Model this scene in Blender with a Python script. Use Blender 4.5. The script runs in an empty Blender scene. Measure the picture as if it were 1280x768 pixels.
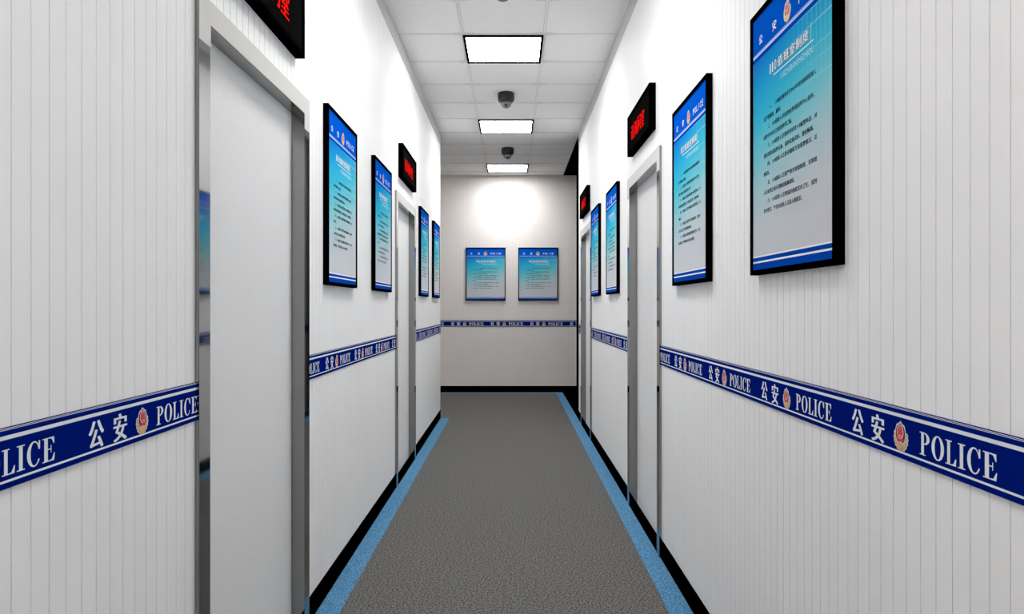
import bpy, bmesh, math
from mathutils import Matrix, Vector

# ------------------------------------------------------------------ measures (metres)
H = 1.312                      # eye height
XL, XR, YB = 0.8443, 0.7813, 11.24   # wall faces
CH = H + 2.023                 # ceiling height
YS = -3.4                      # where the corridor ends behind the camera
YL, YR = 8.63, 8.57            # where the side walls stop
T = 0.1                        # wall thickness
DOORW, DOORTOP = 1.062, H + 0.845
LEFT_DOORS = [1.948, 5.28]
RIGHT_DOORS = [3.82, 7.15]
BAND0, BAND1 = H - 0.3025, H - 0.2005
sc = bpy.context.scene
COL = sc.collection

# ------------------------------------------------------------------ materials
def lin(c):
    return tuple(((v/255)/12.92 if v/255 <= .04045 else ((v/255+.055)/1.055)**2.4) for v in c) + (1,)

def mat(name, rgb, rough=.6, metal=0, spec=.5, emit=0, noise=None, bump=None):
    m = bpy.data.materials.new(name); m.use_nodes = True
    nt = m.node_tree; b = nt.nodes['Principled BSDF']
    b.inputs['Base Color'].default_value = lin(rgb)
    b.inputs['Roughness'].default_value = rough
    b.inputs['Metallic'].default_value = metal
    b.inputs['Specular IOR Level'].default_value = spec
    if emit:
        b.inputs['Emission Color'].default_value = lin(rgb)
        b.inputs['Emission Strength'].default_value = emit
    if noise:                                   # (scale, rgb_a, rgb_b, detail)
        tc = nt.nodes.new('ShaderNodeTexCoord')
        n = nt.nodes.new('ShaderNodeTexNoise'); n.inputs['Scale'].default_value = noise[0]
        n.inputs['Detail'].default_value = noise[3]
        r = nt.nodes.new('ShaderNodeValToRGB')
        r.color_ramp.elements[0].position = .36; r.color_ramp.elements[0].color = lin(noise[1])
        r.color_ramp.elements[1].position = .64; r.color_ramp.elements[1].color = lin(noise[2])
        nt.links.new(tc.outputs['Object'], n.inputs['Vector'])
        nt.links.new(n.outputs['Fac'], r.inputs['Fac'])
        nt.links.new(r.outputs['Color'], b.inputs['Base Color'])
        if bump:
            bp = nt.nodes.new('ShaderNodeBump'); bp.inputs['Strength'].default_value = bump
            bp.inputs['Distance'].default_value = .002
            nt.links.new(n.outputs['Fac'], bp.inputs['Height'])
            nt.links.new(bp.outputs['Normal'], b.inputs['Normal'])
    return m

M = {
 'wall': mat('white_wall_panel', (248,247,246), .5, spec=.12, noise=(3, (247,246,245), (249,248,247), 2)),
 'wall_warm': mat('end_wall_panel', (243,237,233), .5, spec=.12, noise=(3, (242,236,232), (244,238,234), 2)),
 'joint': mat('panel_joint', (226,224,222), .8, spec=.05),
 'shade_strip': mat('painted_shade_grey', (196,194,196), .6),
 'ceiling': mat('ceiling_tile', (246,245,243), .9, spec=.05, noise=(60, (244,242,240), (249,247,245), 3)),
 'tbar': mat('ceiling_bar', (214,213,212), .6),
 'carpet': mat('grey_carpet', (90,88,86), .95, spec=.1, noise=(120, (52,51,50), (130,128,125), 2), bump=.6),
 'blue_carpet': mat('blue_carpet', (75,135,180), .95, spec=.1, noise=(120, (50,100,140), (108,162,198), 2), bump=.6),
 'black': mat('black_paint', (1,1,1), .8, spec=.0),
 'basecap': mat('black_baseboard', (1,1,1), .7, spec=0),
 'steel': mat('brushed_steel', (150,149,148), .05, metal=1),
 'leaf': mat('white_door_leaf', (234,233,232), .5, spec=.15, noise=(300, (231,230,229), (237,236,235), 2)),
 'reflect_paint': mat('painted_ceiling_reflection', (212,209,204), .5, spec=.15),
 'frameblack': mat('black_frame', (2,2,2), .55, spec=0),
 'led_back': mat('led_display', (14,15,14), .7, spec=0, noise=(400, (8,9,8), (20,21,20), 1)),
 'led': mat('red_led', (255,18,12), .5, emit=1.0),
 'lampwhite': mat('lamp_diffuser', (250,250,250), .5, emit=1.0),
 'lampframe': mat('lamp_frame', (3,3,3), .6, spec=.0),
 'navy': mat('navy_band', (3,28,118), .6, spec=0),
 'navyedge': mat('navy_band_edge', (8,22,84), .6, spec=0),
 'bandwhite': mat('band_white', (232,238,240), .5, spec=.25),
 'silver': mat('emblem_silver', (226,222,226), .5),
 'dark': mat('emblem_dark', (22,14,34), .5),
 'pink': mat('emblem_pink', (240,190,180), .5),
 'red': mat('emblem_red', (215,38,70), .5),
 'tan': mat('emblem_tan', (222,182,128), .5, noise=(380, (205,160,104), (238,205,158), 2)),
 'tandark': mat('emblem_tan_shade', (176,120,66), .5),
 'gold': mat('emblem_gold', (226,196,70), .5, noise=(380, (205,160,40), (245,224,130), 2)),
 'orange': mat('emblem_gate', (250,150,110), .5),
 'header': mat('poster_blue', (6,88,200), .5, spec=0),
 'headdark': mat('poster_blue_foot', (8,72,176), .5, spec=0),
 'pale': mat('poster_pale_line', (176,200,240), .4, spec=.3),
 'white': mat('poster_white', (245,248,250), .5, spec=0),
 'subtitle': mat('poster_subtitle', (190,232,242), .5, spec=0),
 'ink': mat('poster_ink', (34,44,52), .5, spec=0),
 'shadow_ink': mat('poster_title_outline', (60,60,64), .5, spec=.3),
 'dome_body': mat('camera_housing', (36,37,38), .4, spec=.4),
 'dome_glass': mat('camera_dome', (120,121,122), .2, spec=.6),
 'lens': mat('camera_lens', (8,8,9), .2),
}
LAMP, GRAZE = 35.0, .6                          # a prismatic diffuser: throws more light down than sideways
nt_ = M['lampwhite'].node_tree
g_ = nt_.nodes.new('ShaderNodeNewGeometry'); d_ = nt_.nodes.new('ShaderNodeVectorMath'); d_.operation = 'DOT_PRODUCT'
nt_.links.new(g_.outputs['Incoming'], d_.inputs[0]); nt_.links.new(g_.outputs['Normal'], d_.inputs[1])
p_ = nt_.nodes.new('ShaderNodeMath'); p_.operation = 'POWER'; p_.inputs[1].default_value = 2.6
nt_.links.new(d_.outputs['Value'], p_.inputs[0])
e_ = nt_.nodes.new('ShaderNodeMath'); e_.operation = 'MULTIPLY_ADD'; e_.inputs[1].default_value = LAMP*(1-GRAZE); e_.inputs[2].default_value = LAMP*GRAZE
nt_.links.new(p_.outputs[0], e_.inputs[0]); nt_.links.new(e_.outputs[0], nt_.nodes['Principled BSDF'].inputs['Emission Strength'])
M['led'].node_tree.nodes['Principled BSDF'].inputs['Base Color'].default_value = (.02, .001, .001, 1); M['led'].node_tree.nodes['Principled BSDF'].inputs['Specular IOR Level'].default_value = 0

def poster_print_material(W, Hh):
    m = bpy.data.materials.new('poster_print'); m.use_nodes = True
    nt = m.node_tree; N = nt.nodes; L = nt.links; b = N['Principled BSDF']
    b.inputs['Roughness'].default_value = .5; b.inputs['Specular IOR Level'].default_value = 0
    tc = N.new('ShaderNodeTexCoord'); s = N.new('ShaderNodeSeparateXYZ'); L.new(tc.outputs['Object'], s.inputs[0])
    def mth(op, a, bb=None, c=None, clamp=False):
        n = N.new('ShaderNodeMath'); n.operation = op; n.use_clamp = clamp
        for i, v in enumerate((a, bb, c)):
            if v is None: continue
            if isinstance(v, (int, float)): n.inputs[i].default_value = v
            else: L.new(v, n.inputs[i])
        return n.outputs[0]
    u = mth('MULTIPLY_ADD', s.outputs['X'], 1/W, .5)
    v = mth('MULTIPLY_ADD', s.outputs['Z'], -1/Hh, 1)
    t = mth('ADD', v, mth('MULTIPLY_ADD', u, .16, -.06))
    r = N.new('ShaderNodeValToRGB'); cr = r.color_ramp
    stops = [(.12, (24,122,206)), (.24, (38,160,212)), (.38, (66,188,216)), (.52, (122,202,214)), (.66, (176,206,213)), (.8, (202,208,214)), (1, (212,212,217))]
    cr.elements[0].position = stops[0][0]; cr.elements[0].color = lin(stops[0][1])
    cr.elements[1].position = stops[-1][0]; cr.elements[1].color = lin(stops[-1][1])
    for p, c in stops[1:-1]:
        e = cr.elements.new(p); e.color = lin(c)
    L.new(t, r.inputs['Fac'])
    lu = mth('LESS_THAN', mth('FRACT', mth('MULTIPLY', mth('POWER', u, 1.6), 15)), .07)
    lv = mth('LESS_THAN', mth('FRACT', mth('MULTIPLY', mth('ADD', v, mth('MULTIPLY', mth('SINE', mth('MULTIPLY', v, 37)), .012)), 17)), .07)
    g = mth('MAXIMUM', lu, lv)
    mu = mth('MULTIPLY_ADD', u, 2.2, -1.0, True)
    mv = mth('MULTIPLY_ADD', v, -3.2, 1.75, True)
    fac = mth('MULTIPLY', mth('MULTIPLY', mth('MULTIPLY', mu, mv), g), .3)
    mx = N.new('ShaderNodeMix'); mx.data_type = 'RGBA'
    L.new(fac, mx.inputs['Factor']); L.new(r.outputs['Color'], mx.inputs['A']); mx.inputs['B'].default_value = lin((225,250,235))
    L.new(mx.outputs['Result'], b.inputs['Base Color'])
    return m

# ------------------------------------------------------------------ mesh helper
class MB:
    def __init__(s): s.bm = bmesh.new(); s.mats = []
    def mi(s, key):
        m = M[key]
        if m not in s.mats: s.mats.append(m)
        return s.mats.index(m)
    def poly(s, pts, key):
        f = s.bm.faces.new([s.bm.verts.new(p) for p in pts]); f.material_index = s.mi(key); return f
    def box(s, x0, x1, y0, y1, z0, z1, key):
        v = [s.bm.verts.new((x, y, z)) for x in (x0, x1) for y in (y0, y1) for z in (z0, z1)]
        k = s.mi(key)
        for q in ((0,1,3,2), (4,6,7,5), (0,4,5,1), (2,3,7,6), (0,2,6,4), (1,5,7,3)):
            s.bm.faces.new([v[i] for i in q]).material_index = k
    def flat(s, pts, key, off):                 # printed shape in the local XZ plane, facing -Y
        s.n = (getattr(s, 'n', 0)+1) % 6; off += s.n*.00001
        f = s.poly([(x, -off, z) for x, z in pts], key)
        f.normal_update()
        if f.normal.y > 0: f.normal_flip()
        return f
    def rect(s, x0, x1, z0, z1, key, off): s.flat([(x0,z0),(x1,z0),(x1,z1),(x0,z1)], key, off)
    def ellipse(s, cx, cz, rx, rz, key, off, n=28):
        s.flat([(cx+rx*math.cos(a*2*math.pi/n), cz+rz*math.sin(a*2*math.pi/n)) for a in range(n)], key, off)
    def ring(s, cx, cz, rx, rz, ix, iz, key, off, a0=0, a1=360, n=28):
        for k in range(n):
            p = math.radians(a0+(a1-a0)*k/n); q = math.radians(a0+(a1-a0)*(k+1)/n)
            s.flat([(cx+rx*math.cos(p), cz+rz*math.sin(p)), (cx+rx*math.cos(q), cz+rz*math.sin(q)),
                    (cx+ix*math.cos(q), cz+iz*math.sin(q)), (cx+ix*math.cos(p), cz+iz*math.sin(p))], key, off)
    def lathe(s, prof, c, key, n=40, smooth=True):
        k = s.mi(key); rows = []
        for r, z in prof:
            rows.append([s.bm.verts.new((c[0]+r*math.cos(i*2*math.pi/n), c[1]+r*math.sin(i*2*math.pi/n), c[2]+z)) for i in range(n)] if r > 1e-6
                        else [s.bm.verts.new((c[0], c[1], c[2]+z))])
        for a, b in zip(rows, rows[1:]):
            for i in range(n):
                j = (i+1) % n
                vs = [a[i % len(a)], a[j % len(a)], b[j % len(b)], b[i % len(b)]]
                u = []
                [u.append(v) for v in vs if v not in u]
                if len(u) > 2:
                    f = s.bm.faces.new(u); f.material_index = k; f.smooth = smooth
    def glyphs(s, body, x0, x1, zc, h, key, off, bold=0.0):
        """writing fitted into [x0,x1] and height h around zc"""
        verts, polys, (ax, bx, ay, by) = text_mesh(body, 0)
        k = s.mi(key); sx = (x1-x0-2*bold*h)/(bx-ax); sz = h/(by-ay)
        for q, d in enumerate((-bold*h, 0, bold*h) if bold else (0,)):
            vs = [s.bm.verts.new(((x0+x1)/2+d+(x-(ax+bx)/2)*sx, -off-q*.00001, zc-h/2+(y-ay)*sz)) for x, y in verts]
            for p in polys:
                try: f = s.bm.faces.new([vs[i] for i in p])
                except ValueError: continue
                f.material_index = k; f.normal_update()
                if f.normal.y > 0: f.normal_flip()
    def clip(s, x0, x1):
        for co, no in (((x0,0,0), (-1,0,0)), ((x1,0,0), (1,0,0))):
            g = s.bm.verts[:] + s.bm.edges[:] + s.bm.faces[:]
            bmesh.ops.bisect_plane(s.bm, geom=g, dist=1e-6, plane_co=co, plane_no=no, clear_outer=True)
    def bevel(s, w, seg=2):
        bmesh.ops.bevel(s.bm, geom=s.bm.edges[:], offset=w, segments=seg, affect='EDGES', clamp_overlap=True)
    def build(s, name, parent=None, normals=True):
        if normals: bmesh.ops.recalc_face_normals(s.bm, faces=s.bm.faces[:])
        me = bpy.data.meshes.new(name); s.bm.to_mesh(me); s.bm.free()
        for m in s.mats: me.materials.append(m)
        o = bpy.data.objects.new(name, me); COL.objects.link(o)
        if parent: o.parent = parent
        return o

_cache = {}
def text_mesh(body, bold):
    if (body, bold) in _cache: return _cache[body, bold]
    cu = bpy.data.curves.new('writing', 'FONT'); cu.body = body; cu.size = 1; cu.resolution_u = 3
    cu.offset = bold; cu.fill_mode = 'FRONT'
    o = bpy.data.objects.new('writing', cu); COL.objects.link(o)
    dg = bpy.context.evaluated_depsgraph_get(); dg.update()
    me = bpy.data.meshes.new_from_object(o.evaluated_get(dg))
    vs = [(v.co.x, v.co.y) for v in me.vertices]; ps = [tuple(p.vertices) for p in me.polygons]
    bpy.data.objects.remove(o); bpy.data.curves.remove(cu); bpy.data.meshes.remove(me)
    xs = [v[0] for v in vs]; ys = [v[1] for v in vs]
    _cache[body, bold] = (vs, ps, (min(xs), max(xs), min(ys), max(ys)))
    return _cache[body, bold]

def struct(o, label=None):
    o['kind'] = 'structure'
    if label: o['label'] = label
    return o
def tag(o, label, cat, group=None):
    o['label'] = label; o['category'] = cat
    if group: o['group'] = group
    return o
def empty(name, loc=(0,0,0), rz=0):
    o = bpy.data.objects.new(name, None); COL.objects.link(o)
    o.location = loc; o.rotation_euler = (0, 0, rz); o.empty_display_size = .1
    return o
def copy_tree(o, loc, rz, label):
    c = o.copy(); COL.objects.link(c); c.location = loc; c.rotation_euler = (0, 0, rz); c['label'] = label
    for ch in [x for x in COL.objects if x.parent == o]:
        d = ch.copy(); COL.objects.link(d); d.parent = c
        for g in [x for x in COL.objects if x.parent == ch]:
            e = g.copy(); COL.objects.link(e); e.parent = d
    return c

RZ = {'left': math.pi/2, 'right': -math.pi/2, 'back': 0}
def on_wall(side, s, h, out=0):                 # a point on a wall face: s along it, h up
    return {'left': (-XL+out, s, h), 'right': (XR-out, s, h), 'back': (s, YB-out, h)}[side]

# ------------------------------------------------------------------ the setting
def groove_wall(name, fn, pieces, phase, pitch=.0505, w=.0013, d=.0022, key='wall'):
    mb = MB(); k = mb.mi(key); kj = mb.mi('joint')
    for s0, s1, h0, h1 in pieces:
        prof = [(s0, 0)]
        g = phase + math.ceil((s0+.004-phase)/pitch)*pitch
        while g < s1-.004:
            prof += [(g-w, 0), (g-w*.8, -d), (g+w*.8, -d), (g+w, 0)]; g += pitch
        prof.append((s1, 0))
        lo = [mb.bm.verts.new(fn(s, n, h0)) for s, n in prof]; hi = [mb.bm.verts.new(fn(s, n, h1)) for s, n in prof]
        bl = [mb.bm.verts.new(fn(s, -T, h0)) for s in (s0, s1)]; bh = [mb.bm.verts.new(fn(s, -T, h1)) for s in (s0, s1)]
        for i in range(len(prof)-1):
            mb.bm.faces.new((lo[i], lo[i+1], hi[i+1], hi[i])).material_index = kj if min(prof[i][1], prof[i+1][1]) < 0 else k
        mb.bm.faces.new((bl[0], bl[1], bh[1], bh[0]))
        mb.bm.faces.new((lo[0], hi[0], bh[0], bl[0])); mb.bm.faces.new((lo[-1], hi[-1], bh[1], bl[1]))
        mb.bm.faces.new(lo[::-1] + [bl[0], bl[1]]); mb.bm.faces.new(hi[::-1] + [bh[0], bh[1]])
    return struct(mb.build(name))

def wall_pieces(doors, end):
    out, s = [], YS
    for d in doors:
        out.append((s, d+.02, 0, CH)); out.append((d+.02, d+DOORW-.02, DOORTOP-.02, CH)); s = d+DOORW-.02
    out.append((s, end, 0, CH)); return out
groove_wall('wall_left', lambda s, n, h: (-XL+n, s, h), wall_pieces(LEFT_DOORS, YL), 1.2342)
groove_wall('wall_right', lambda s, n, h: (XR-n, s, h), wall_pieces(RIGHT_DOORS, YR), 1.1975)
groove_wall('wall_back', lambda s, n, h: (s, YB-n, h), [(-2.6, .989, 0, CH)], -1.049, w=.0018, key='wall_warm')
groove_wall('wall_front', lambda s, n, h: (s, YS+n, h), [(-XL-T, XR+T, 0, CH)], 0)

def sbox(name, x0, x1, y0, y1, z0, z1, key, label=None):
    mb = MB(); mb.box(x0, x1, y0, y1, z0, z1, key); return struct(mb.build(name), label)
sbox('floor', -2.7, XR-.006, YS-T, YB+T, -.1, 0, 'carpet', 'dark grey flecked carpet floor running down the corridor')
# side space on the left past the wall's end
sbox('wall_side_left', -2.7, -2.6, YL-T, YB, 0, CH, 'wall')
sbox('wall_turn_left', -2.6, -XL-T, YL-T, YL, 0, CH, 'wall')
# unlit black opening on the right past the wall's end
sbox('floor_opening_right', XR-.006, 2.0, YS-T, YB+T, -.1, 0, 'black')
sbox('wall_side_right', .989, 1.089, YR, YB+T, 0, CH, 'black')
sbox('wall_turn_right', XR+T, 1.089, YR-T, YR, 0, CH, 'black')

mb = MB()                                         # ceiling with its grid of bars
mb.box(-2.7, XR+T, YS-T, YR, CH, CH+.1, 'ceiling')
mb.box(-2.7, XR+.003, YR, YB+T, CH, CH+.1, 'ceiling')
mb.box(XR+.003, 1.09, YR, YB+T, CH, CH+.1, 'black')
TX = [-.3628-.6, -.3628-1.2, -.3628-1.8, -.3628, .2372]; TP = .611; TY0 = 5.417
ys = [TY0+TP*k for k in range(-14, 10)]
def bar(x0, x1, y0, y1):                          # a thin double line: two ribs
    if x1-x0 < y1-y0:
        c = (x0+x1)/2
        for s in (-.0085, .0085): mb.box(c+s-.0022, c+s+.0022, y0, y1, CH-.0016, CH, 'tbar')
    else:
        c = (y0+y1)/2
        for s in (-.0085, .0085): mb.box(x0, x1, c+s-.0022, c+s+.0022, CH-.0016, CH, 'tbar')
for x in TX: bar(x-.01, x+.01, YS if x > -XL else YL, YB)
for y in ys: bar(-XL if y < YL else -2.6, XR, y-.01, y+.01)
for x in TX[3:]:                                  # little worked ornament at each crossing
    for y in ys:
        for sx in (-1, 1):
            for sy in (-1, 1):
                for k in range(4):
                    a = .02 + k*.016; b = .012+.013*(3-k)/3*.9
                    mb.box(min(x+sx*a, x+sx*(a+.008)), max(x+sx*a, x+sx*(a+.008)), min(y+sy*.012, y+sy*(.012+b)), max(y+sy*.012, y+sy*(.012+b)), CH-.0012, CH, 'tbar')
struct(mb.build('ceiling'), 'white tiled ceiling with thin double grid lines')

# shade along the top of the walls, painted as thin grey strips
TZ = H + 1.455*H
sbox('shade_strip_1', -XL, -XL+.004, YS, YL, TZ, CH, 'shade_strip')
sbox('shade_strip_2', XR-.004, XR, YS, YR, TZ, CH, 'shade_strip')

# black baseboards; blue carpet edging
def runs(doors, end):
    out, s = [], YS
    for d in doors: out.append((s, d+.03)); s = d+DOORW-.03
    out.append((s, end)); return out
mb = MB()
for a, b in runs(LEFT_DOORS, YL): mb.box(-XL-.01, -XL+.004, a, b, 0, .102, 'basecap')
struct(mb.build('baseboard_left'))
mb = MB()
for a, b in runs(RIGHT_DOORS, YR): mb.box(XR-.006, XR+.01, a, b, 0, .1, 'basecap')
struct(mb.build('baseboard_right'))
sbox('baseboard_back', -2.6, .989, YB-.006, YB+.01, 0, .1, 'basecap')
sbox('floor_border_left', -XL+.004, -XL+.104, YS, YL, 0, .0015, 'blue_carpet', 'blue carpet edging strip along the left wall')
sbox('floor_border_right', XR-.107, XR-.006, YS, YB, 0, .0015, 'blue_carpet', 'blue carpet edging strip along the right wall')
sbox('floor_border_back', -2.6, XR-.107, YB-.107, YB-.006, 0, .0015, 'blue_carpet', 'thin blue carpet edging strip under the end wall')

# ------------------------------------------------------------------ doors
def door(n, side, s0, label):
    """local: X along the wall in reading direction, -Y out of the wall; origin on the floor at the wall face"""
    sm = s0 + DOORW/2
    r = empty('door_%d' % n, on_wall(side, sm, 0), RZ[side]); struct(r, label)
    w = DOORW/2; J = .073; F = .0118; D = .053-.0118
    for sx in (-1, 1):
        j = MB(); a, b = sorted((sx*w, sx*(w-J)))
        j.box(a, b, -F, D+.03, 0, DOORTOP, 'steel')
        bmesh.ops.bevel(j.bm, geom=j.bm.edges[:], offset=.0012, segments=2, affect='EDGES')
        j.build('door_jamb', r)
    h = MB(); h.box(-w+J, w-J, -F, D+.03, DOORTOP-J+.006, DOORTOP, 'steel')
    bmesh.ops.bevel(h.bm, geom=h.bm.edges[:], offset=.0012, segments=2, affect='EDGES')
    h.build('door_head', r)
    k = MB(); q = -F-.0012; z1 = DOORTOP; zi = DOORTOP-J+.006; ze = H+.716     # added face plate with short ears; its light colour imitates the mirrored ceiling
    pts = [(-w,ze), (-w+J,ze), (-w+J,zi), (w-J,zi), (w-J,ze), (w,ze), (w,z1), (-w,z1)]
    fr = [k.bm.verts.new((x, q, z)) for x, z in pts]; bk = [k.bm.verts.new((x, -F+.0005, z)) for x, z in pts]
    k.mi('reflect_paint'); k.bm.faces.new(fr); k.bm.faces.new(bk[::-1])
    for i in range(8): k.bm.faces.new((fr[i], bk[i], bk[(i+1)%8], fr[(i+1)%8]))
    k.build('reflection_plate', r)
    l = MB(); l.box(-w+J-.01, w-J+.01, D, D+.028, .02, DOORTOP-J+.012, 'leaf'); l.build('door_leaf', r)
    t = MB(); t.box(-w+J, w-J, -F+.004, D+.03, 0, .022, 'black'); t.build('threshold', r)
door(1, 'left', LEFT_DOORS[0], 'large white door in a grey steel frame nearest on the left wall')
door(2, 'left', LEFT_DOORS[1], 'narrow-looking white door in a steel frame far along the left wall')
door(3, 'right', RIGHT_DOORS[0], 'white door in a steel frame between the posters on the right wall')
door(4, 'right', RIGHT_DOORS[1], 'farthest white door in a steel frame at the end of the right wall')

# ------------------------------------------------------------------ emblem
def emblem(mb, cx, cz, w, h, off, wreath):
    e = .00025
    P = lambda pts: [(cx+x*w/2, cz+z*h/2) for x, z in pts]
    # wreath: a wide crescent open at the top, with leafy edge
    out = []
    for k in range(25):
        a = math.radians(152+ (388-152)*k/24); r = 1 + (.05 if k % 2 else -.03)
        out.append((r*math.cos(a)*.98, -.12+r*math.sin(a)*.88))
    mb.flat(P([(-.9,.3)] + out + [(.9,.3), (.5,0), (-.5,0)]), 'silver', off)
    out = []
    for k in range(25):
        a = math.radians(155+(385-155)*k/24); r = .9 + (.04 if k % 2 else -.03)
        out.append((r*math.cos(a)*.98, -.12+r*math.sin(a)*.88))
    mb.flat(P(out + [(.5,0), (-.5,0)]), wreath, off+e)
    for sx in (-1, 1):
        for a in range(200, 265, 16):
            q = math.radians(a); c, s = math.cos(q)*.76*sx*-1*-1, math.sin(q)*.7-.12
            mb.flat(P([(c*1-.03, s), (c+.03, s+.02), (c*1.12+.02, s*1.05-.1), (c*1.12-.03, s*1.05-.1)]), 'tandark', off+2*e)
    mb.flat(P([(-.32,-.86), (.3,-.86), (.22,-1.0), (-.26,-1.0)]), wreath, off+e)
    shield = [(0,1), (.2,.86), (.55,.72), (.7,.4), (.72,.0), (.62,-.28), (.45,-.5), (0,-.4), (-.45,-.5), (-.62,-.28), (-.72,.0), (-.7,.4), (-.55,.72), (-.2,.86)]
    mb.flat(P(shield), 'silver', off+3*e)
    mb.flat(P([(x*.86, (z-.15)*.86+.13) for x, z in shield]), 'dark', off+4*e)
    mb.ellipse(cx, cz+.26*h/2, .46*w/2, .48*h/2, 'pink', off+5*e)
    mb.ellipse(cx, cz+.27*h/2, .35*w/2, .39*h/2, 'red', off+6*e)
    mb.flat(P([(-.5,-.18), (-.3,-.1), (0,-.2), (.3,-.1), (.5,-.18), (.4,-.42), (0,-.32), (-.4,-.42)]), 'red', off+6*e)
    # gate and stars
    for x0, x1, z0, z1 in ((-.2,.2,-.02,.04), (-.13,.13,.04,.1), (-.2,-.1,-.1,-.02), (.1,.2,-.1,-.02), (-.26,.26,-.18,-.12)):
        mb.rect(cx+x0*w/2, cx+x1*w/2, cz+z0*h/2, cz+z1*h/2, 'orange', off+7*e)
    def star(x, z, r):
        pts = []
        for k in range(10):
            a = math.pi/2+k*math.pi/5; q = r if k % 2 == 0 else r*.42
            pts.append((x+q*math.cos(a), z+q*math.sin(a)))
        mb.flat(P(pts), 'orange', off+7*e)
    star(0, .5, .11)
    for x, z in ((-.22,.32), (-.1,.25), (.1,.25), (.22,.32)): star(x, z, .05)

# ------------------------------------------------------------------ border bands with serif lettering
def serif(mb, ch, x, w, z0, h, key, off):
    """heavy condensed serif capitals made of strokes; x left, w width, z0 foot"""
    R = lambda a, b, c, d: mb.rect(x+a*w, x+b*w, z0+c*h, z0+d*h, key, off)
    s = .045
    def stem(c, t): R(c-t/2, c+t/2, 0, 1)
    def foot(a, b, z): R(a, b, z, z+s)
    if ch == 'I':
        stem(.5, .46); foot(0, 1, 0); foot(0, 1, 1-s)
    elif ch == 'P':
        stem(.3, .27); foot(0, .6, 0); foot(0, .5, 1-s)
        mb.ring(x+.46*w, z0+.735*h, .54*w, .265*h, .25*w, .215*h, key, off, -90, 90, 16)
        R(.3, .48, .47, .47+.05)
        R(.3, .48, .95, 1)
    elif ch == 'O':
        mb.ring(x+.5*w, z0+.5*h, .5*w, .52*h, .245*w, .47*h, key, off, 0, 360, 36)
    elif ch == 'L':
        stem(.3, .27); foot(0, .58, 1-s); foot(0, .97, 0)
        mb.flat([(x+.97*w, z0), (x+w, z0+.3*h), (x+.93*w, z0+.3*h), (x+.72*w, z0+.07*h), (x+.55*w, z0+.04*h), (x+.55*w, z0)], key, off)
    elif ch == 'C':
        mb.ring(x+.52*w, z0+.5*h, .52*w, .52*h, .26*w, .465*h, key, off, 90, 270, 22)
        mb.ring(x+.52*w, z0+.5*h, .42*w, .52*h, .34*w, .465*h, key, off, 18, 90, 10)
        mb.ring(x+.52*w, z0+.5*h, .46*w, .52*h, .36*w, .465*h, key, off, 270, 330, 10)
        R(.84, .95, .66, 1.0)
        mb.flat([(x+.95*w, z0+.64*h), (x+.95*w, z0+.82*h), (x+.72*w, z0+.9*h), (x+.8*w, z0+.74*h)], key, off)
    elif ch == 'E':
        stem(.28, .29); foot(0, .93, 0); foot(0, .93, 1-s)
        mb.flat([(x+.93*w, z0), (x+w, z0+.31*h), (x+.93*w, z0+.31*h), (x+.74*w, z0+.07*h), (x+.5*w, z0+.04*h), (x+.5*w, z0)], key, off)
        mb.flat([(x+.93*w, z0+h), (x+.95*w, z0+.72*h), (x+.89*w, z0+.72*h), (x+.72*w, z0+.93*h), (x+.5*w, z0+.96*h), (x+.5*w, z0+h)], key, off)
        R(.35, .7, .485, .485+s)
        R(.66, .72, .36, .66)

LET = [('P', 0, .033), ('O', .0395, .039), ('L', .083, .032), ('I', .1195, .0205), ('C', .1455, .037), ('E', .1875, .0355)]
def band(side, a, b, e0, label):
    """a..b along the wall, e0 = where one emblem stands; local x runs in reading direction from the segment's start"""
    start = b if side == 'right' else a
    length = b-a
    mb = MB(); hgt = BAND1-BAND0; th = .004
    for z0, z1, key in ((0, .1, 'navy'), (.1, .14, 'bandwhite'), (.14, .8, 'navy'), (.8, .868, 'bandwhite'), (.868, .955, 'navy'), (.955, .965, 'bandwhite'), (.965, .978, 'navyedge'), (.978, .988, 'bandwhite'), (.988, 1, 'navyedge')):
        mb.rect(0, length, z0*hgt, z1*hgt, key, th)
    mb.box(0, length, -th+.0002, 0, 0, hgt, 'navy')
    cz = H-.2585-BAND0
    le = (start-e0) if side == 'right' else (e0-start)
    k = math.floor((-le-.3)/.608)
    x = le + k*.608
    while x < length+.4:
        if x+.3 > 0 and x-.25 < length:
            mb.glyphs('公', x-.183-.0275, x-.183+.0275, cz+.001, .056, 'bandwhite', th+.0004, .045)
            mb.glyphs('安', x-.0925-.0275, x-.0925+.0275, cz+.001, .058, 'bandwhite', th+.0004, .045)
            emblem(mb, x, cz+.0005, .055, .061, th+.0004, 'tan')
            for ch, o, w in LET: serif(mb, ch, x+.0675+o, w, cz-.0217, .0433, 'bandwhite', th+.0004)
        x += .608
    mb.clip(0, length)
    o = mb.build('wall_border', normals=False)
    o.location = on_wall(side, start, BAND0); o.rotation_euler = (0, 0, RZ[side])
    tag(o, label, 'wall border', 'navy lettered border bands')
D = DOORW
band('left', YS, LEFT_DOORS[0], 1.6625, 'navy lettered border band on the left wall nearest the viewer, before the big door')
band('left', LEFT_DOORS[0]+D, LEFT_DOORS[1], 3.509, 'navy lettered border band on the left wall between the two doors')
band('left', LEFT_DOORS[1]+D, YL, 6.82, 'short navy lettered border band past the far door on the left wall')
band('right', YS, RIGHT_DOORS[0], 1.4625, 'long navy lettered border band on the right wall under the two largest posters')
band('right', RIGHT_DOORS[0]+D, RIGHT_DOORS[1], 4.88, 'navy lettered border band on the right wall between the two doors')
band('right', RIGHT_DOORS[1]+D, YR, 8.0, 'shortest navy border band, a sliver past the last door on the right wall')
band('back', -2.6, .989, -.727, 'navy lettered border band across the end wall below its two posters')

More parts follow.
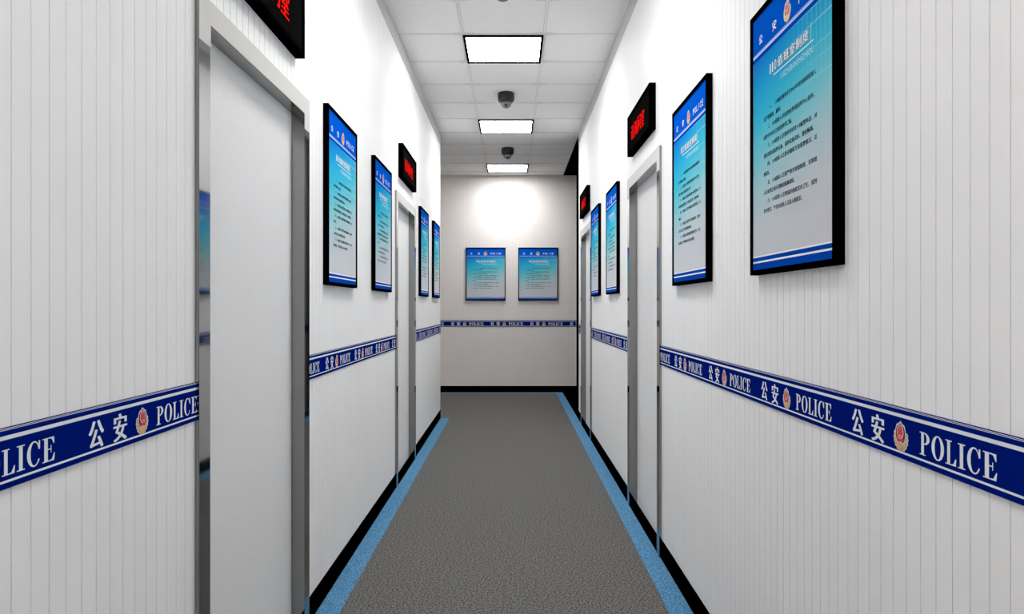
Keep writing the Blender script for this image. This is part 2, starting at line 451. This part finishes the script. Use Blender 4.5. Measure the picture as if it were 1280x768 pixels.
# ------------------------------------------------------------------ posters
PW, PH, PT, PB = .61, .812, .0245, .0145
LINES = [('一、　110报告服务实行24小时昼夜值班值班人', 190, 455), ('且严禁脱岗、漏岗。', 155, 265),
 ('二、110值班人员接到接警或指挥中心指挥、', 182, 447), ('出警可时向全日值班领导汇报。', 155, 330),
 ('三、110值班人员要经常检查110报警电话、对', 182, 460), ('讲机等通讯报警设备、保持设备完好、通信畅通。', 155, 443),
 ('四、110值班人员要详细填写接报警情况、妥', 182, 460), ('善保存。', 155, 195),
 ('五、110值班人员要严格交接班制度、在接班', 182, 460), ('人员未到之前不得擅自脱离岗位。', 155, 345),
 ('六、110值班人员要搞好值班室内卫生、保持', 182, 460), ('室内整洁、严禁非值班人员进入值班室。', 155, 385)]
def make_poster():
    r = empty('framed_poster')
    f = MB(); w = PW/2
    f.box(-w, w, -.012, 0, 0, PH, 'frameblack')
    for x0, x1, z0, z1 in ((-w, -w+PB, 0, PH), (w-PB, w, 0, PH), (-w+PB, w-PB, 0, PB), (-w+PB, w-PB, PH-PB, PH)):
        f.box(x0, x1, -PT, -.012, z0, z1, 'frameblack')
    f.build('frame', r)
    iw, ih = PW-2*PB, PH-2*PB
    M['poster_print'] = poster_print_material(iw, ih)
    p = MB(); y0 = .0195
    U = lambda u: -iw/2+u*iw
    V = lambda v: (1-v)*ih
    E = 78; px = lambda q: U((q-E)/457)
    R = lambda u0, u1, v0, v1, key, off=y0: p.rect(U(u0), U(u1), V(v1), V(v0), key, off)
    R(0, 1, 0, .142, 'header'); R(0, 1, .155, .172, 'headdark')
    R(0, 1, .142, .155, 'header')
    for k in range(110): R(k/110, k/110+.0055, .1425, .1475, 'pale', y0+.0002)
    R(0, 1, .149, .1555, 'pale', y0+.0002)
    R(.0, 1, .172, .945, 'poster_print')
    R(0, .004, .172, .945, 'pale', y0+.0002); R(.994, 1, .172, .945, 'white', y0+.0002)
    R(0, 1, .945, .951, 'white'); R(0, 1, .951, .966, 'headdark'); R(0, 1, .966, .973, 'white'); R(0, 1, .973, 1, 'headdark')
    T1 = y0+.0004
    zh = V(.1)
    p.glyphs('公', px(135)-.0155, px(135)+.0155, zh, .027, 'white', T1, .04)
    p.glyphs('安', px(225)-.0165, px(225)+.0165, zh, .028, 'white', T1, .04)
    emblem(p, px(304), zh+.002, .054, .060, T1, 'gold')
    for k, ch in enumerate('POLICE'):
        c = px(374+k*22.3); hw = .0095 if ch != 'I' else .0022
        p.glyphs(ch, c-hw, c+hw, zh, .026, 'white', T1, .025)
    # heading
    tx = [(200, '1', .004), (215, '1', .004), (233, '0', .0075), (262, '值', .0195), (298, '班', .0195), (333, '室', .0195), (368, '制', .0195), (404, '度', .0195)]
    for q, ch, hw in tx:
        p.glyphs(ch, px(q)-hw+.0012, px(q)+hw+.0012, V(.25)-.0014, .03, 'shadow_ink', T1, .05)
    for q, ch, hw in tx:
        p.glyphs(ch, px(q)-hw, px(q)+hw, V(.25), .029, 'white', T1+.0003, .03 if ch > 'a' else .012)
    R(.31, .80, .281, .2845, 'white', T1); R(.765, .769, .22, .28, 'subtitle', T1)
    p.glyphs('110ZHIBANSHIZHIDU', U(.41), U(.80), V(.31), .0165, 'subtitle', T1, 0)
    for k, (t, a, b) in enumerate(LINES):
        p.glyphs(t, px(a), px(b), V(.389+.0353*k), .0135, 'ink', T1, .03)
    o = p.build('printed_sheet', r, normals=False); o.location = (0, 0, PB)
    return r
poster = make_poster()
ZP = H+.1
spots = [
 ('right', 1.721+PW/2-.004, 'largest blue and white notice poster in a black frame, nearest on the right wall'),
 ('right', 2.854+PW/2-.004, 'black-framed blue notice poster beside the nearer right door, second largest on that wall'),
 ('right', 5.295+PW/2, 'black-framed notice poster just beyond the nearer door on the right wall'),
 ('right', 6.42+PW/2-.002, 'black-framed notice poster beside the farthest door on the right wall, partly overlapped'),
 ('left', 3.269+PW/2, 'largest black-framed notice poster on the left wall, right after the big door'),
 ('left', 4.387+PW/2, 'black-framed notice poster just before the far door on the left wall'),
 ('left', 6.60+PW/2, 'small-looking notice poster just past the far left door'),
 ('left', 7.702+PW/2, 'last notice poster at the far end of the left wall'),
 ('back', -.405, 'left one of the two notice posters facing the viewer on the end wall'),
 ('back', .4, 'right one of the two notice posters facing the viewer on the end wall')]
for i, (side, s, lab) in enumerate(spots):
    loc = on_wall(side, s, ZP)
    if i == 0:
        poster.location = loc; poster.rotation_euler = (0, 0, RZ[side]); tag(poster, lab, 'poster', 'framed police notice posters')
    else: copy_tree(poster, loc, RZ[side], lab)

# ------------------------------------------------------------------ led signs above the doors
def make_sign():
    r = empty('led_sign'); w, h, t = .754/2, .2505, .0365
    b = MB(); b.box(-w, w, -t+.012, 0, 0, h, 'frameblack')
    e = .016
    for x0, x1, z0, z1 in ((-w, -w+e, 0, h), (w-e, w, 0, h), (-w+e, w-e, 0, e), (-w+e, w-e, h-e, h)):
        b.box(x0, x1, -t, -t+.012, z0, z1, 'frameblack')
    b.build('housing', r)
    d = MB(); d.box(-w+e, w-e, -t+.006, -t+.012, e, h-e, 'led_back')
    zc = h/2-.006; off = t-.0055
    for t_, c, hw, hh in (('讯', -.19, .047, .09), ('（', -.122, .014, .1), ('询', -.065, .047, .09), ('）', -.002, .014, .1), ('问', .06, .047, .09), ('室', .165, .05, .092)):
        d.glyphs(t_, c-.02-hw, c-.02+hw, zc, hh, 'led', off, .05)
    d.build('display', r, normals=False)
    return r
sign = make_sign()
ssp = [('left', LEFT_DOORS[0], 'black sign with red lit characters above the big left door, cut by the frame top'),
       ('left', LEFT_DOORS[1], 'black sign with red lit characters above the far left door'),
       ('right', RIGHT_DOORS[0], 'larger black sign with red lit characters above the nearer right door'),
       ('right', RIGHT_DOORS[1], 'smallest black sign with red lit characters above the last right door')]
for i, (side, d0, lab) in enumerate(ssp):
    loc = on_wall(side, d0+DOORW/2, H+.969)
    if i == 0:
        sign.location = loc; sign.rotation_euler = (0, 0, RZ[side]); tag(sign, lab, 'sign', 'red lettered signs above the doors')
    else: copy_tree(sign, loc, RZ[side], lab)

# ------------------------------------------------------------------ ceiling lights and dome cameras
def make_light():
    r = empty('ceiling_light'); a = .3; e = .018; z = .014
    f = MB()
    for x0, x1, y0, y1 in ((-a, a, -a, -a+e), (-a, a, a-e, a), (-a, -a+e, -a+e, a-e), (a-e, a, -a+e, a-e)):
        f.box(x0, x1, y0, y1, -z, 0, 'lampframe')
    f.build('frame', r)
    d = MB(); d.box(-a+e, a-e, -a+e, a-e, -.004, 0, 'lampwhite'); d.build('diffuser', r)
    return r
lamp = make_light(); LX = -.065
lsp = [(-2.4, 'unseen square light panel added above the viewer to brighten the near walls'),  # unseen panel added off the regular row to tune the near walls
       (-1, 'square ceiling light panel above the big left door, next after the viewer'),
       (0, 'largest visible square ceiling light panel, nearest in the picture'),
       (1, 'square ceiling light panel between the two dome cameras in view'),
       (2, 'smallest square ceiling light panel, close to the end wall')]
for i, (k, lab) in enumerate(lsp):
    loc = (LX, 5.74+2.444*k, CH)
    if i == 0: lamp.location = loc; tag(lamp, lab, 'ceiling light', 'square ceiling light panels')
    else: copy_tree(lamp, loc, 0, lab)

def make_dome():
    r = empty('dome_camera')
    b = MB(); b.lathe([(0,0), (.074,0), (.079,-.006), (.080,-.05), (.078,-.066), (.070,-.08), (.056,-.092), (.052,-.094), (.05,-.088)], (0,0,0), 'dome_body')
    b.build('housing', r)
    d = MB(); d.lathe([(.052,-.088)] + [(.052*math.cos(a), -.092-.052*math.sin(a)) for a in [i*math.pi/20 for i in range(0, 10)]] + [(0,-.144)], (0,0,0), 'dome_glass')
    d.build('dome', r)
    l = MB()
    a = math.radians(38)
    c = Vector((0, -.052*math.cos(a), -.092-.052*math.sin(a)))
    m = Matrix.Translation(c) @ Matrix.Rotation(math.radians(90)-a+math.radians(0), 4, 'X')
    l.lathe([(0,-.004), (.011,-.004), (.013,0), (.013,.008), (0,.008)], (0,0,0), 'lens', 20)
    l.box(-.003, .003, -.024, -.012, -.002, .004, 'lens')
    bmesh.ops.transform(l.bm, matrix=m, verts=l.bm.verts[:])
    l.build('lens', r)
    return r
dome = make_dome()
for i, (y, lab) in enumerate([(4.50, 'black dome camera whose tip just shows at the top edge of the photo'),
                              (6.92, 'larger black dome camera on the ceiling between the first two light panels'),
                              (9.32, 'smaller black dome camera on the ceiling before the last light panel')]):
    loc = (-.056, y, CH)
    if i == 0: dome.location = loc; tag(dome, lab, 'security camera', 'ceiling dome cameras')
    else: copy_tree(dome, loc, 0, lab)

# ------------------------------------------------------------------ world, camera, view
w = bpy.data.worlds.new('World'); sc.world = w; w.use_nodes = True
w.node_tree.nodes['Background'].inputs[0].default_value = (0, 0, 0, 1)
cd = bpy.data.cameras.new('camera'); cam = bpy.data.objects.new('camera', cd); COL.objects.link(cam)
cam.location = (0, 0, H); cam.rotation_euler = (math.pi/2, 0, 0)
cd.sensor_width = 36; cd.lens = 915/1280*36; cd.clip_start = .02
sc.camera = cam
sc.cycles.max_bounces = 20; sc.cycles.diffuse_bounces = 16; sc.cycles.glossy_bounces = 5
vs = sc.view_settings
sc.display_settings.display_device = 'sRGB'
vs.view_transform = 'Standard'; vs.look = 'None'; vs.gamma = 1; vs.use_curve_mapping = False
vs.exposure = 0.0
